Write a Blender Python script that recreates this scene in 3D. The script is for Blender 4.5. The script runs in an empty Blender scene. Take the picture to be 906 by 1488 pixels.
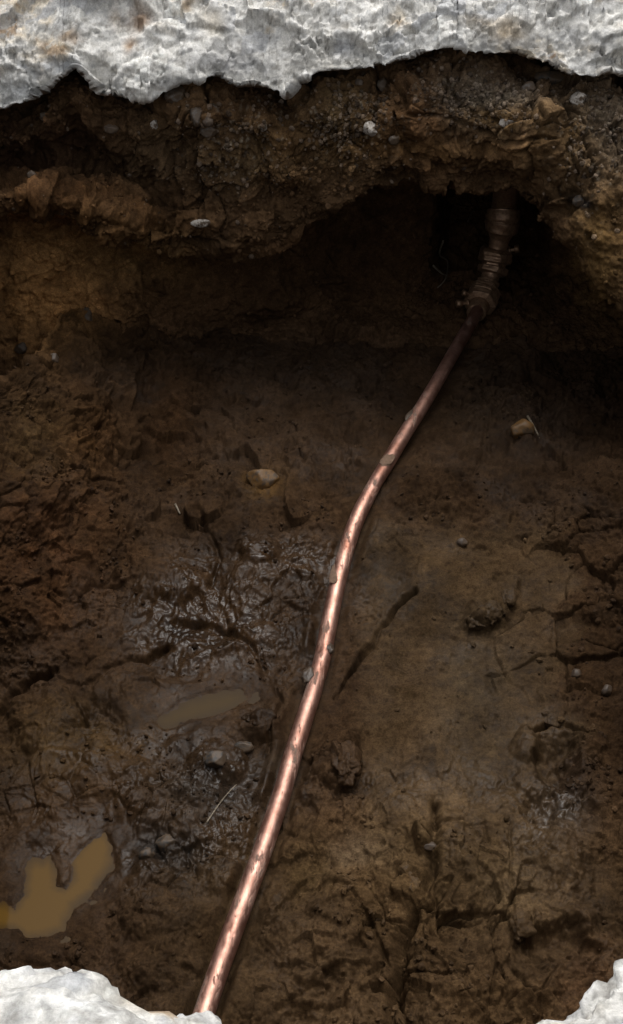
import bpy, bmesh, math, random
import numpy as np
from mathutils import Vector
random.seed(7)
rng = np.random.default_rng(7)
S = bpy.context.scene
COL = S.collection

# ------------------------------------------------------------------ camera
TH = math.radians(42.0); CT, ST = math.cos(TH), math.sin(TH)
F = 1600.0; CX, CY = 453.0, 744.0; CAMZ = 0.5
cd = bpy.data.cameras.new("camera"); cam = bpy.data.objects.new("camera", cd); COL.objects.link(cam)
cam.location = (0, 0, CAMZ); cam.rotation_euler = (math.pi/2 - TH, 0, 0)
cd.sensor_fit = 'VERTICAL'; cd.sensor_height = 24.0; cd.lens = F/1488.0*24.0
cd.clip_start = 0.01; cd.clip_end = 500
S.camera = cam

# ------------------------------------------------------------------ sky and sun (overcast)
SUN_EL, SUN_AZ = math.radians(73), math.radians(22)      # azimuth clockwise from +Y
w = bpy.data.worlds.new("World"); S.world = w; w.use_nodes = True
nt = w.node_tree; nt.nodes.clear()
out = nt.nodes.new('ShaderNodeOutputWorld'); bg = nt.nodes.new('ShaderNodeBackground')
sky = nt.nodes.new('ShaderNodeTexSky'); sky.sky_type = 'NISHITA'; sky.sun_disc = False
sky.sun_elevation = SUN_EL; sky.sun_rotation = SUN_AZ
sky.air_density = 1.0; sky.dust_density = 5.0; sky.ozone_density = 1.0
hs = nt.nodes.new('ShaderNodeHueSaturation'); hs.inputs['Saturation'].default_value = 0.12
bg.inputs['Strength'].default_value = 0.15
nt.links.new(sky.outputs[0], hs.inputs['Color']); nt.links.new(hs.outputs[0], bg.inputs['Color'])
nt.links.new(bg.outputs[0], out.inputs['Surface'])
sd = bpy.data.lights.new("sun", 'SUN'); sd.energy = .65; sd.angle = math.radians(24); sd.color = (1, .97, .92)
so = bpy.data.objects.new("sun", sd); COL.objects.link(so)
d = Vector((math.sin(SUN_AZ)*math.cos(SUN_EL), math.cos(SUN_AZ)*math.cos(SUN_EL), math.sin(SUN_EL)))
so.rotation_euler = (-d).to_track_quat('-Z', 'Y').to_euler()
S.view_settings.view_transform = 'Standard'; S.view_settings.look = 'None'
S.view_settings.gamma = 1.0; S.view_settings.exposure = 0.5
S.render.engine = 'CYCLES'

# ------------------------------------------------------------------ maths helpers
def hash3(ix, iy, iz, seed):
    h = (ix.astype(np.uint32)*np.uint32(374761393) + iy.astype(np.uint32)*np.uint32(668265263)
         + iz.astype(np.uint32)*np.uint32(2147483647) + np.uint32((seed*974634777) & 0xffffffff))
    h = (h ^ (h >> np.uint32(13)))*np.uint32(1274126177)
    h = (h ^ (h >> np.uint32(16)))*np.uint32(2246822519)
    h = h ^ (h >> np.uint32(13))
    return h.astype(np.float32)/np.float32(4294967295.0)
def vnoise(P, seed=0):                      # smooth value noise, -1..1
    P = P + 1000.0
    I = np.floor(P).astype(np.int64); f = (P - I).astype(np.float32); f = f*f*f*(f*(f*6-15)+10)
    r = 0
    for dx in (0, 1):
        wx = f[:, 0] if dx else 1-f[:, 0]
        for dy in (0, 1):
            wy = f[:, 1] if dy else 1-f[:, 1]
            for dz in (0, 1):
                wz = f[:, 2] if dz else 1-f[:, 2]
                r = r + wx*wy*wz*hash3(I[:, 0]+dx, I[:, 1]+dy, I[:, 2]+dz, seed)
    return r*2-1
ROT = np.array([[.36, .48, -.8], [-.8, .6, 0], [.48, .64, .6]])
def fbm(P, freq, octs=4, seed=0, gain=.5, ridge=False):
    a = 1.0; r = 0; n = 0; Q = P*freq
    for k in range(octs):
        v = vnoise(Q, seed+k*17)
        if ridge: v = 1-2*np.abs(v)
        r = r + a*v; n += a; a *= gain; Q = (Q@ROT)*2.03 + 3.7
    return r/n
def worley(P, freq, seed=0, jit=.95):       # F1, F2, cell random
    Q = P*freq + 500.0; I = np.floor(Q).astype(np.int64); f = Q - I
    f1 = np.full(len(P), 9., np.float32); f2 = f1.copy(); cr = f1.copy()
    for dx in (-1, 0, 1):
        for dy in (-1, 0, 1):
            for dz in (-1, 0, 1):
                a, b, c = I[:, 0]+dx, I[:, 1]+dy, I[:, 2]+dz
                h1 = hash3(a, b, c, seed+1); h2 = hash3(a, b, c, seed+2); h3 = hash3(a, b, c, seed+3)
                d2 = (dx+.5+jit*(h1-.5)-f[:, 0])**2 + (dy+.5+jit*(h2-.5)-f[:, 1])**2 + (dz+.5+jit*(h3-.5)-f[:, 2])**2
                dd = np.sqrt(d2).astype(np.float32)
                near = dd < f1
                f2 = np.where(near, f1, np.minimum(f2, dd)); cr = np.where(near, h1, cr); f1 = np.where(near, dd, f1)
    return f1, f2, cr
def facets(P, freq, seed=0, slope=.9, jit=.95):   # broken clods: every cell a plane with its own tilt and height
    Q = P*freq + 500.0; I = np.floor(Q).astype(np.int64); f = (Q - I).astype(np.float32)
    f1 = np.full(len(P), 9., np.float32); f2 = f1.copy(); hh = np.zeros(len(P), np.float32); cr = hh.copy()
    for dx in (-1, 0, 1):
        for dy in (-1, 0, 1):
            for dz in (-1, 0, 1):
                a, b, c = I[:, 0]+dx, I[:, 1]+dy, I[:, 2]+dz
                h1 = hash3(a, b, c, seed+1); h2 = hash3(a, b, c, seed+2); h3 = hash3(a, b, c, seed+3); h4 = hash3(a, b, c, seed+4)
                ux = f[:, 0]-(dx+.5+jit*(h1-.5)); uy = f[:, 1]-(dy+.5+jit*(h2-.5)); uz = f[:, 2]-(dz+.5+jit*(h3-.5))
                dd = np.sqrt(ux*ux+uy*uy+uz*uz); near = dd < f1
                t = slope*((h2*2-1)*ux+(h3*2-1)*uy+(h1*2-1)*uz) + (h4-.5)
                f2 = np.where(near, f1, np.minimum(f2, dd)); hh = np.where(near, t, hh); cr = np.where(near, h4, cr); f1 = np.where(near, dd, f1)
    return hh, f2-f1, cr
def sstep(a, b, x):
    t = np.clip((x-a)/(b-a), 0, 1); return t*t*(3-2*t)
def project(P):
    y = P[:, 1]; dz = CAMZ-P[:, 2]
    dep = y*CT + dz*ST
    return CX + F*P[:, 0]/dep, CY + F*(dz*CT - y*ST)/dep, dep
def from_Y(px, py, Y):                      # point on the line of sight at world Y
    t = (py-CY)/F; dep = Y/(CT - t*ST)
    return np.stack([(px-CX)/F*dep, Y+0*px, CAMZ-dep*(ST+t*CT)], -1)
def from_Z(px, py, Z):
    t = (py-CY)/F; dep = (CAMZ-Z)/(ST + t*CT)
    return np.stack([(px-CX)/F*dep, dep*(CT-t*ST), Z+0*px], -1)
def from_YZ(px, Y, Z):
    dep = Y*CT + (CAMZ-Z)*ST
    return np.stack([(px-CX)/F*dep, Y+0*px, Z+0*px], -1)
def seg_dist(px, py, pts):                  # distance in px to a polyline
    best = np.full(px.shape, 1e9, np.float32)
    for (x0, y0), (x1, y1) in zip(pts[:-1], pts[1:]):
        vx, vy = x1-x0, y1-y0; L = vx*vx+vy*vy+1e-9
        t = np.clip(((px-x0)*vx+(py-y0)*vy)/L, 0, 1)
        best = np.minimum(best, np.hypot(px-x0-t*vx, py-y0-t*vy))
    return best
def inside(px, py, poly):
    r = np.zeros(px.shape, bool); n = len(poly)
    for i in range(n):
        x0, y0 = poly[i]; x1, y1 = poly[(i+1) % n]
        if y0 == y1: continue
        c = ((y0 > py) != (y1 > py)) & (px < (x1-x0)*(py-y0)/(y1-y0)+x0)
        r ^= c
    return r
def smooth1(a, n):
    if n < 1: return a
    k = np.hanning(2*n+3)[1:-1]; k /= k.sum()
    return np.convolve(np.pad(a, n, mode='edge'), k, mode='valid')

# ------------------------------------------------------------------ object helpers
def tag(o, label=None, cat=None, group=None, kind=None):
    if label: o['label'] = label
    if cat: o['category'] = cat
    if group: o['group'] = group
    if kind: o['kind'] = kind
    return o
def mesh_np(name, V, faces, mat, attrs=None, parent=None, smooth=True):
    me = bpy.data.meshes.new(name)
    V = np.ascontiguousarray(V, np.float32); faces = np.ascontiguousarray(faces, np.int32)
    n, k = faces.shape
    me.vertices.add(len(V)); me.vertices.foreach_set('co', V.ravel())
    me.loops.add(n*k); me.loops.foreach_set('vertex_index', faces.ravel())
    me.polygons.add(n); me.polygons.foreach_set('loop_start', np.arange(0, n*k, k, dtype=np.int32))
    me.polygons.foreach_set('use_smooth', np.full(n, smooth))
    me.update(calc_edges=True)
    for an, arr in (attrs or {}).items():
        if arr.ndim == 2:
            a = me.attributes.new(an, 'FLOAT_COLOR', 'POINT')
            a.data.foreach_set('color', np.concatenate([arr, np.ones((len(arr), 1))], 1).astype(np.float32).ravel())
        else:
            a = me.attributes.new(an, 'FLOAT', 'POINT'); a.data.foreach_set('value', arr.astype(np.float32))
    me.materials.append(mat)
    o = bpy.data.objects.new(name, me); COL.objects.link(o)
    if parent: o.parent = parent
    return o
def grid_faces(nr, nc, wrap=False):
    r, c = np.meshgrid(np.arange(nr-1), np.arange(nc if wrap else nc-1), indexing='ij')
    c2 = (c+1) % nc
    return np.stack([r*nc+c, r*nc+c2, (r+1)*nc+c2, (r+1)*nc+c], -1).reshape(-1, 4)
def grid_normals(G, up=None):
    du = np.gradient(G, axis=1); dv = np.gradient(G, axis=0)
    N = np.cross(du, dv); N /= np.linalg.norm(N, axis=-1, keepdims=True)+1e-12
    return N

# ------------------------------------------------------------------ materials
def new_mat(name):
    m = bpy.data.materials.new(name); m.use_nodes = True
    n = m.node_tree.nodes; l = m.node_tree.links
    return m, n, l, n['Principled BSDF']
def tex(n, l, vec, scale, detail=6, rough=.6, typ='ShaderNodeTexNoise'):
    t = n.new(typ); t.inputs['Scale'].default_value = scale
    if typ == 'ShaderNodeTexNoise': t.inputs['Detail'].default_value = detail; t.inputs['Roughness'].default_value = rough
    l.new(vec, t.inputs['Vector']); return t
def ramp(n, l, src, p0, c0, p1, c1):
    r = n.new('ShaderNodeValToRGB'); e = r.color_ramp.elements
    e[0].position, e[1].position = p0, p1
    e[0].color = (*c0, 1) if isinstance(c0, tuple) else (c0, c0, c0, 1)
    e[1].color = (*c1, 1) if isinstance(c1, tuple) else (c1, c1, c1, 1)
    l.new(src, r.inputs[0]); return r
def mul(n, l, a, b, fac=1.0, mode='MULTIPLY'):
    m = n.new('ShaderNodeMix'); m.data_type = 'RGBA'; m.blend_type = mode
    m.inputs['Factor'].default_value = fac
    l.new(a, m.inputs['A']); l.new(b, m.inputs['B']); return m.outputs['Result']

def mat_soil():
    m, n, l, b = new_mat('wet_soil')
    tc = n.new('ShaderNodeTexCoord').outputs['Object']
    ca = n.new('ShaderNodeAttribute'); ca.attribute_name = 'tint'
    wa = n.new('ShaderNodeAttribute'); wa.attribute_name = 'wet'
    n1 = tex(n, l, tc, 90, 9, .7); n2 = tex(n, l, tc, 420, 5, .7)
    c = mul(n, l, ca.outputs['Color'], ramp(n, l, n1.outputs['Fac'], .3, (.55, .5, .46), .72, (1.45, 1.42, 1.36)).outputs[0])
    c = mul(n, l, c, ramp(n, l, n2.outputs['Fac'], .35, .62, .7, 1.35).outputs[0])
    l.new(c, b.inputs['Base Color'])
    mr = n.new('ShaderNodeMapRange'); mr.inputs['To Min'].default_value = .85; mr.inputs['To Max'].default_value = .02
    l.new(wa.outputs['Fac'], mr.inputs['Value'])
    n3 = tex(n, l, tc, 45, 4, .6); ad = n.new('ShaderNodeMath'); ad.operation = 'MULTIPLY_ADD'
    mr3 = n.new('ShaderNodeMapRange'); mr3.inputs['From Min'].default_value = .35; mr3.inputs['From Max'].default_value = .65
    mr3.inputs['To Min'].default_value = -.12; mr3.inputs['To Max'].default_value = .22
    l.new(n3.outputs['Fac'], mr3.inputs['Value'])
    sm = n.new('ShaderNodeMath'); sm.operation = 'ADD'; l.new(mr.outputs[0], sm.inputs[0]); l.new(mr3.outputs[0], sm.inputs[1])
    l.new(sm.outputs[0], b.inputs['Roughness'])
    sp = n.new('ShaderNodeMapRange'); sp.inputs['To Min'].default_value = .03; sp.inputs['To Max'].default_value = .24
    l.new(wa.outputs['Fac'], sp.inputs['Value']); l.new(sp.outputs[0], b.inputs['Specular IOR Level'])
    bp = n.new('ShaderNodeBump'); bp.inputs['Strength'].default_value = .8; bp.inputs['Distance'].default_value = .0022
    l.new(n1.outputs['Fac'], bp.inputs['Height'])
    bs = n.new('ShaderNodeMapRange'); bs.inputs['From Min'].default_value = .2; bs.inputs['From Max'].default_value = .8
    bs.inputs['To Min'].default_value = .85; bs.inputs['To Max'].default_value = .3
    l.new(wa.outputs['Fac'], bs.inputs['Value']); l.new(bs.outputs[0], bp.inputs['Strength'])
    bp2 = n.new('ShaderNodeBump'); bp2.inputs['Distance'].default_value = .0008; l.new(bs.outputs[0], bp2.inputs['Strength'])
    l.new(n2.outputs['Fac'], bp2.inputs['Height']); l.new(bp.outputs[0], bp2.inputs['Normal'])
    l.new(bp2.outputs[0], b.inputs['Normal'])
    return m
def mat_concrete():
    m, n, l, b = new_mat('broken_concrete')
    tc = n.new('ShaderNodeTexCoord').outputs['Object']
    ca = n.new('ShaderNodeAttribute'); ca.attribute_name = 'tint'
    n1 = tex(n, l, tc, 60, 8, .7); n2 = tex(n, l, tc, 330, 5, .75)
    v = tex(n, l, tc, 150, typ='ShaderNodeTexVoronoi')
    c = mul(n, l, ca.outputs['Color'], ramp(n, l, n1.outputs['Fac'], .3, (.74, .73, .7), .68, (1.15, 1.15, 1.15)).outputs[0])
    c = mul(n, l, c, ramp(n, l, n2.outputs['Fac'], .33, .74, .62, 1.12).outputs[0])
    c = mul(n, l, c, ramp(n, l, v.outputs['Color'], .0, .8, .5, 1.05).outputs[0])
    l.new(c, b.inputs['Base Color']); b.inputs['Roughness'].default_value = .9; b.inputs['Specular IOR Level'].default_value = .25
    bp = n.new('ShaderNodeBump'); bp.inputs['Strength'].default_value = .9; bp.inputs['Distance'].default_value = .003
    l.new(n1.outputs['Fac'], bp.inputs['Height'])
    bp2 = n.new('ShaderNodeBump'); bp2.inputs['Strength'].default_value = .7; bp2.inputs['Distance'].default_value = .0012
    l.new(n2.outputs['Fac'], bp2.inputs['Height']); l.new(bp.outputs[0], bp2.inputs['Normal'])
    l.new(bp2.outputs[0], b.inputs['Normal'])
    return m
def mat_copper():
    m, n, l, b = new_mat('copper')
    tc = n.new('ShaderNodeTexCoord').outputs['Object']
    mp = n.new('ShaderNodeMapping'); mp.inputs['Scale'].default_value = (1.6, .5, 1.6); l.new(tc, mp.inputs['Vector'])
    n1 = tex(n, l, tc, 38, 8, .7); n2 = tex(n, l, tc, 260, 6, .7); n3 = tex(n, l, mp.outputs[0], 34, 9, .72); n4 = tex(n, l, mp.outputs[0], 70, 4, .6)
    c = ramp(n, l, n1.outputs['Fac'], .30, (.27, .12, .08), .68, (.60, .36, .285)).outputs[0]
    dirt = ramp(n, l, n3.outputs['Fac'], .555, 0.0, .62, 1.0).outputs[0]
    mx = n.new('ShaderNodeMix'); mx.data_type = 'RGBA'; l.new(dirt, mx.inputs['Factor']); l.new(c, mx.inputs['A']); mx.inputs['B'].default_value = (.17, .115, .085, 1)
    l.new(mx.outputs['Result'], b.inputs['Base Color'])
    r = ramp(n, l, n2.outputs['Fac'], .35, .40, .75, .60)
    ra = n.new('ShaderNodeMath'); ra.operation = 'MULTIPLY_ADD'; ra.inputs[1].default_value = .25; l.new(dirt, ra.inputs[0]); l.new(r.outputs[0], ra.inputs[2])
    l.new(ra.outputs[0], b.inputs['Roughness'])
    inv = n.new('ShaderNodeMapRange'); inv.inputs['To Min'].default_value = .96; inv.inputs['To Max'].default_value = .25
    l.new(dirt, inv.inputs['Value']); l.new(inv.outputs[0], b.inputs['Metallic'])
    bp = n.new('ShaderNodeBump'); bp.inputs['Strength'].default_value = .4; bp.inputs['Distance'].default_value = .0006
    l.new(n2.outputs['Fac'], bp.inputs['Height'])
    bp2 = n.new('ShaderNodeBump'); bp2.inputs['Strength'].default_value = .35; bp2.inputs['Distance'].default_value = .0015
    l.new(n4.outputs['Fac'], bp2.inputs['Height']); l.new(bp.outputs[0], bp2.inputs['Normal'])
    bp3 = n.new('ShaderNodeBump'); bp3.inputs['Strength'].default_value = .6; bp3.inputs['Distance'].default_value = .0010
    l.new(dirt, bp3.inputs['Height']); l.new(bp2.outputs[0], bp3.inputs['Normal'])
    l.new(bp3.outputs[0], b.inputs['Normal'])
    return m
def mat_simple(name, c0, c1, rough, metal=0, scale=120, bump=.0008, spec=.5, dirt=0):
    m, n, l, b = new_mat(name)
    tc = n.new('ShaderNodeTexCoord').outputs['Object']
    n1 = tex(n, l, tc, scale, 7, .7)
    cc = ramp(n, l, n1.outputs['Fac'], .32, c0, .68, c1).outputs[0]
    if dirt:
        n2 = tex(n, l, tc, 95, 6, .7); mx = n.new('ShaderNodeMix'); mx.data_type = 'RGBA'
        l.new(ramp(n, l, n2.outputs['Fac'], .62-dirt*.3, 0.0, .72-dirt*.3, 1.0).outputs[0], mx.inputs['Factor'])
        l.new(cc, mx.inputs['A']); mx.inputs['B'].default_value = (.06, .038, .021, 1); cc = mx.outputs['Result']
    l.new(cc, b.inputs['Base Color'])
    b.inputs['Roughness'].default_value = rough; b.inputs['Metallic'].default_value = metal
    b.inputs['Specular IOR Level'].default_value = spec
    if bump:
        bp = n.new('ShaderNodeBump'); bp.inputs['Strength'].default_value = .8; bp.inputs['Distance'].default_value = bump
        l.new(n1.outputs['Fac'], bp.inputs['Height']); l.new(bp.outputs[0], b.inputs['Normal'])
    return m
SOIL = mat_soil(); CONC = mat_concrete(); COPPER = mat_copper()
BRONZE = mat_simple('muddy_bronze', (.15, .085, .052), (.42, .27, .165), .36, .5, 160, .0012)
MUDPATCH = mat_simple('drying_mud', (.085, .05, .03), (.17, .105, .065), .85, 0, 200, .001)
STONE_W = mat_simple('pale_stone', (.20, .17, .14), (.48, .45, .41), .8, 0, 150, dirt=0.5)
STONE_G = mat_simple('grey_stone', (.06, .05, .042), (.17, .155, .14), .6, 0, 90, dirt=0.75)
STONE_O = mat_simple('ochre_stone', (.08, .038, .009), (.17, .085, .02), .6, 0, 90, dirt=0.5)
STONE_B = mat_simple('brown_stone', (.035, .023, .015), (.085, .06, .042), .55, 0, 110, dirt=0.5)
STONE_D = mat_simple('dark_stone', (.012, .011, .010), (.04, .034, .028), .62, 0, 110, dirt=.7)
GRIT = mat_simple('grit', (.05, .036, .024), (.18, .15, .11), .75, 0, 60)
CLOD = mat_simple('soil_crumb', (.025, .016, .010), (.07, .047, .03), .5, 0, 90)
STRAW = mat_simple('straw', (.09, .07, .045), (.22, .18, .13), .6, 0, 150, 0)

# ------------------------------------------------------------------ base lines, in photograph pixels, each given a distance
def L(*p): return lambda x: np.interp(x, [a for a, b in p], [b for a, b in p])
slab_py = L((-300, 190), (0, 163), (30, 155), (60, 140), (100, 103), (112, 101), (130, 124), (148, 143), (190, 146), (232, 143), (262, 120), (318, 116),
            (345, 130), (385, 131), (418, 138), (434, 118), (470, 106), (520, 104), (560, 95), (600, 84), (650, 70), (690, 78), (740, 77), (770, 86),
            (800, 93), (822, 107), (850, 111), (906, 113), (1200, 130))
lip_py = L((-300, 330), (0, 312), (60, 303), (110, 322), (160, 340), (200, 352), (240, 366), (300, 374), (360, 377), (410, 366), (450, 340), (485, 306),
           (515, 284), (560, 270), (650, 268), (690, 278), (745, 282), (765, 300), (800, 338), (840, 392), (880, 436), (906, 462), (1000, 560), (1400, 600))
U = np.concatenate([np.linspace(-620, -30, 60, endpoint=False), np.linspace(-30, 936, 640), np.linspace(936, 1560, 60)[1:]])
def sm(f, n=5):
    a = f(U); return smooth1(a, n)
slp = sm(slab_py, 2); lip = sm(lip_py, 8)
def floorZ(px, py):
    z = -0.70 + 0*px
    z = z + .23*sstep(330, -120, px)*sstep(1080, 560, py)       # left bank of the floor
    z = z + .055*sstep(980, 650, py)*sstep(150, 380, px)          # rises to the rear
    z = z + .05*sstep(740, 960, px)*sstep(1250, 600, py)
    z = z + .03*sstep(250, -40, px)*sstep(1000, 1200, py)*0
    z = z + .02*sstep(520, 640, px)*sstep(760, 900, py)          # silt shelf on the right
    z = z - .012*sstep(150, 60, px)*sstep(1120, 1250, py)
    return z
R = []; cnt = []
def row(P, n): R.append(P); cnt.append(n)
ONE = 0*U
row(from_YZ(U, 1.95+ONE, -.07+ONE), 8)
row(from_Y(U, slp-28, 1.84+ONE), 14)
row(from_Y(U, slp+6, 1.765+ONE), 50)
row(from_Y(U, slp+48+ONE, L((0, 1.735), (300, 1.70), (500, 1.715), (906, 1.70))(U)), 70)
row(from_Y(U, .5*slp+.5*lip+L((0, 8), (450, 10), (500, -2), (906, 0))(U), smooth1(L((0, 1.78), (150, 1.77), (280, 1.71), (420, 1.70), (500, 1.69), (700, 1.68), (830, 1.63), (906, 1.58))(U), 12)), 70)
lipY = smooth1(L((-200, 1.60), (0, 1.66), (200, 1.665), (420, 1.69), (490, 1.68), (700, 1.70), (760, 1.67), (830, 1.58), (906, 1.50), (1100, 1.4))(U), 12)
row(from_Y(U, lip-L((0, 26), (450, 28), (500, 22), (906, 30))(U), lipY-.008), 45)
row(from_Y(U, lip, lipY+.006), 40)
NB = len(R)-1
P = from_Y(U, lip, lipY)
row(from_YZ(U, lipY+smooth1(L((0, .03), (100, .035), (200, .015), (430, .02), (500, .13), (620, .15), (640, .16), (780, .17), (900, .2))(U), 3), P[:, 2]+.012), 40)
backY = smooth1(L((-200, 1.70), (0, 1.725), (250, 1.75), (420, 1.84), (500, 1.95), (628, 1.96), (652, 2.22), (765, 2.22), (800, 2.02), (906, 1.9), (1100, 1.8))(U), 3)
row(from_YZ(U, backY+.03, smooth1(L((0, -.42), (200, -.45), (430, -.50), (500, -.48), (630, -.46), (906, -.5))(U), 8)), 110)
row(from_YZ(U, backY+smooth1(L((0, 0.0), (906, 0))(U), 1), smooth1(L((0, -.585), (250, -.60), (906, -.62))(U), 8)), 60)
# dip behind the mud heap on the left, foot of the rear wall elsewhere
frontY = smooth1(L((-200, 1.55), (0, 1.60), (60, 1.64), (250, 1.72), (300, 1.78), (420, 1.86), (620, 1.90), (650, 2.0), (780, 2.0), (810, 1.88), (906, 1.75), (1100, 1.7))(U), 3)
row(from_YZ(U, frontY, smooth1(L((0, -.70), (250, -.70), (320, -.66), (620, -.655), (906, -.655))(U), 6)), 70)
heap_py = smooth1(L((-200, 640), (0, 560), (40, 535), (62, 512), (90, 470), (125, 440), (150, 428), (200, 424), (235, 436), (270, 440), (300, 470), (400, 500), (906, 505))(U), 3)
heapZ = smooth1(L((-200, -.42), (0, -.53), (120, -.575), (230, -.60), (300, -.635), (380, -.65), (906, -.655))(U), 6)
row(from_Z(U, heap_py, heapZ), 120)
NW = len(R)-1
pys = [610, 700, 790, 880, 970, 1060, 1150, 1240, 1330, 1420, 1510]
for k, py in enumerate(pys):
    fz = floorZ(U, py+ONE)
    pyv = np.maximum(py+ONE, heap_py + 30*(k+1)) if k < 3 else py+ONE
    if k < 3: fz = np.minimum(fz, heapZ - .01*(k+1)) if k == 0 else fz
    row(from_Z(U, pyv, fz), 60)
row(from_YZ(U, .44+ONE, -.70+ONE), 24)
row(from_YZ(U, .36+ONE, -.60+ONE), 24)
row(from_YZ(U, .28+ONE, -.35+ONE), 20)
row(from_YZ(U, .14+ONE, -.16+ONE), 14)
row(from_YZ(U, -.3+ONE, -.13+ONE), 1)
R = np.array(R)
def loft(R, cnt):
    out = []; seg = []; n = len(R)
    for i in range(n-1):
        p0 = R[max(i-1, 0)]; p1 = R[i]; p2 = R[i+1]; p3 = R[min(i+2, n-1)]
        # finite-difference tangents with a soft tension, so folds stay crisp
        m1 = (p2-p0)*.38; m2 = (p3-p1)*.38
        for k in range(cnt[i]):
            t = k/cnt[i]; t2 = t*t; t3 = t2*t
            out.append((2*t3-3*t2+1)*p1 + (t3-2*t2+t)*m1 + (-2*t3+3*t2)*p2 + (t3-t2)*m2); seg.append(i)
    out.append(R[-1]); seg.append(n-1)
    return np.array(out), np.array(seg)
G, seg = loft(R, cnt)
nr, nc = G.shape[:2]
# side walls of the pit, beyond the frame
X = G[..., 0]; Y = G[..., 1]
lim = .56 + .14*sstep(.6, 1.5, Y)
over = np.abs(X) - lim
k = sstep(0, .16, over)
G[..., 2] = np.where(G[..., 2] < -.16, G[..., 2]*(1-k) + (-.16)*k, G[..., 2])
G[..., 0] = np.sign(X)*np.where(over > 0, lim + .18*np.tanh(over/.3) + .25*np.maximum(over-.3, 0), np.abs(X))
N = grid_normals(G)
mid = (seg >= NW+3) & (seg <= NW+6)
if N[mid][:, nc//2, 2].mean() < 0: N = -N
P = G.reshape(-1, 3); Nf = N.reshape(-1, 3)
px, py, dep = project(P)
segf = np.repeat(seg, nc)
isbank = (segf < NB).astype(np.float32); iswall = ((segf >= NB) & (segf < NW)).astype(np.float32); isfloor = (segf >= NW).astype(np.float32)

# ---- relief of the soil
PIPE_PX = [(706, 428), (697, 445), (686, 467), (668, 498), (641, 545), (615, 589), (592, 625), (571, 660), (549, 697), (528, 735), (513, 770), (502, 805), (493, 840),
           (484, 880), (476, 920), (469, 955), (457, 1000), (441, 1050), (425, 1100), (411, 1150), (396, 1195), (379, 1245), (362, 1290),
           (344, 1338), (327, 1385), (311, 1430), (296, 1475), (272, 1545), (250, 1600)]
dpipe = seg_dist(px, py, PIPE_PX)
warp = np.stack([fbm(P, 9, 3, 50), fbm(P, 9, 3, 51), fbm(P, 9, 3, 52)], -1)
Pw = P + warp*.03
f1, f2, cr = worley(Pw, 14, 11)
g1, g2, gr = worley(P + warp*.012, 38, 21)
h1_, h2_, hr_ = worley(P, 110, 31)
patch = sstep(-.15, .3, fbm(P, 5, 3, 60))
patch2 = sstep(-.1, .35, fbm(P, 7, 3, 61))
big = fbm(P, 5.5, 4, 1)
medn = fbm(P, 24, 5, 2, .55)
rid = fbm(Pw, 17, 5, 3, .55, ridge=True)
fine = fbm(P, 110, 4, 4, .6)
dry = np.clip(isbank + iswall*.4 + isfloor*sstep(330, 40, px)*sstep(1000, 750, py)*.9, 0, 1)
silt = isfloor*sstep(500, 560, px+30*big)*sstep(1330, 1200, py)*sstep(730, 800, py+20*medn)*sstep(860, 800, px+60*medn)
fa, fe, fr = facets(Pw+warp*.02, 13, 311, 1.3)
fb, fe2, fr2 = facets(P+warp*.02, 34, 331, 1.3)
fc, fe3, fr3 = facets(P+warp*.008, 85, 351, 1.3)
pa = sstep(-.05, .2, fbm(P, 6, 3, 62)); pb = sstep(-.1, .15, fbm(P, 9, 3, 63)); pc = sstep(-.1, .2, fbm(P, 13, 3, 64))
step = fbm(Pw, 13, 5, 7, .5); stp = (np.floor(step*7)+sstep(.55, .95, step*7-np.floor(step*7)))/7
rough_ = np.clip(1-.45*silt, 0, 1)
wz = np.zeros(len(P), np.float32)
for (x, y, rx, ry, a) in [(300, 930, 120, 90, 1), (100, 1150, 130, 110, .9), (380, 820, 110, 50, .9), (330, 1120, 100, 60, .8), (560, 1100, 90, 160, .5)]:
    wz = np.maximum(wz, a*np.exp(-np.hypot((px-x+40*big)/rx, (py-y+40*medn)/ry)**3)*isfloor)
D = big*(.022*isbank + .020*iswall + .012*isfloor)
D += medn*(.0085 + .006*dry)*(1-.35*silt)
D += stp*.016*rough_*isfloor
low = isfloor*sstep(1080, 1220, py)*sstep(330, 460, px)
D += low*(medn*.006+rid*.005+fb*.003)
D += fa*(.013+.001*isbank)*pa*rough_
D += fb*(.0052+.003*dry)*(.25+.75*pb)*rough_*(1-.4*wz)
D += fc*(.0020+.0014*dry)*(.2+.8*pc)*rough_*(1-.8*wz)
D += fbm(Pw*np.array([1, 1.6, 1]), 10, 3, 9, .36, ridge=True)*.009*wz
D -= .009*(1-sstep(0, .05, fe))*pa*patch*rough_
D -= .004*(1-sstep(0, .10, fe2))*patch2*pb*rough_
D += fine*(.0044*(1-.45*silt)*(1-.72*wz))
hf = fbm(P, 230, 3, 5, .65)
D += hf*(.0019*(1-.4*silt)*(1-.8*wz))
pits = sstep(.42, .6, fbm(P, 55, 3, 8, .5)); D -= .0065*pits*(.5+.5*patch)*(1-.5*wz)
gravelly = np.clip(isbank*np.maximum.reduce([np.exp(-(((px-345)/75)**2+((py-210)/55)**2)), np.exp(-(((px-500)/70)**2+((py-180)/55)**2)),
      np.exp(-(((px-690)/90)**2+((py-145)/40)**2)), np.exp(-(((px-870)/60)**2+((py-200)/90)**2))])*1.3, 0, 1)
D += (.55-h1_)*.0065*gravelly
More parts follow.
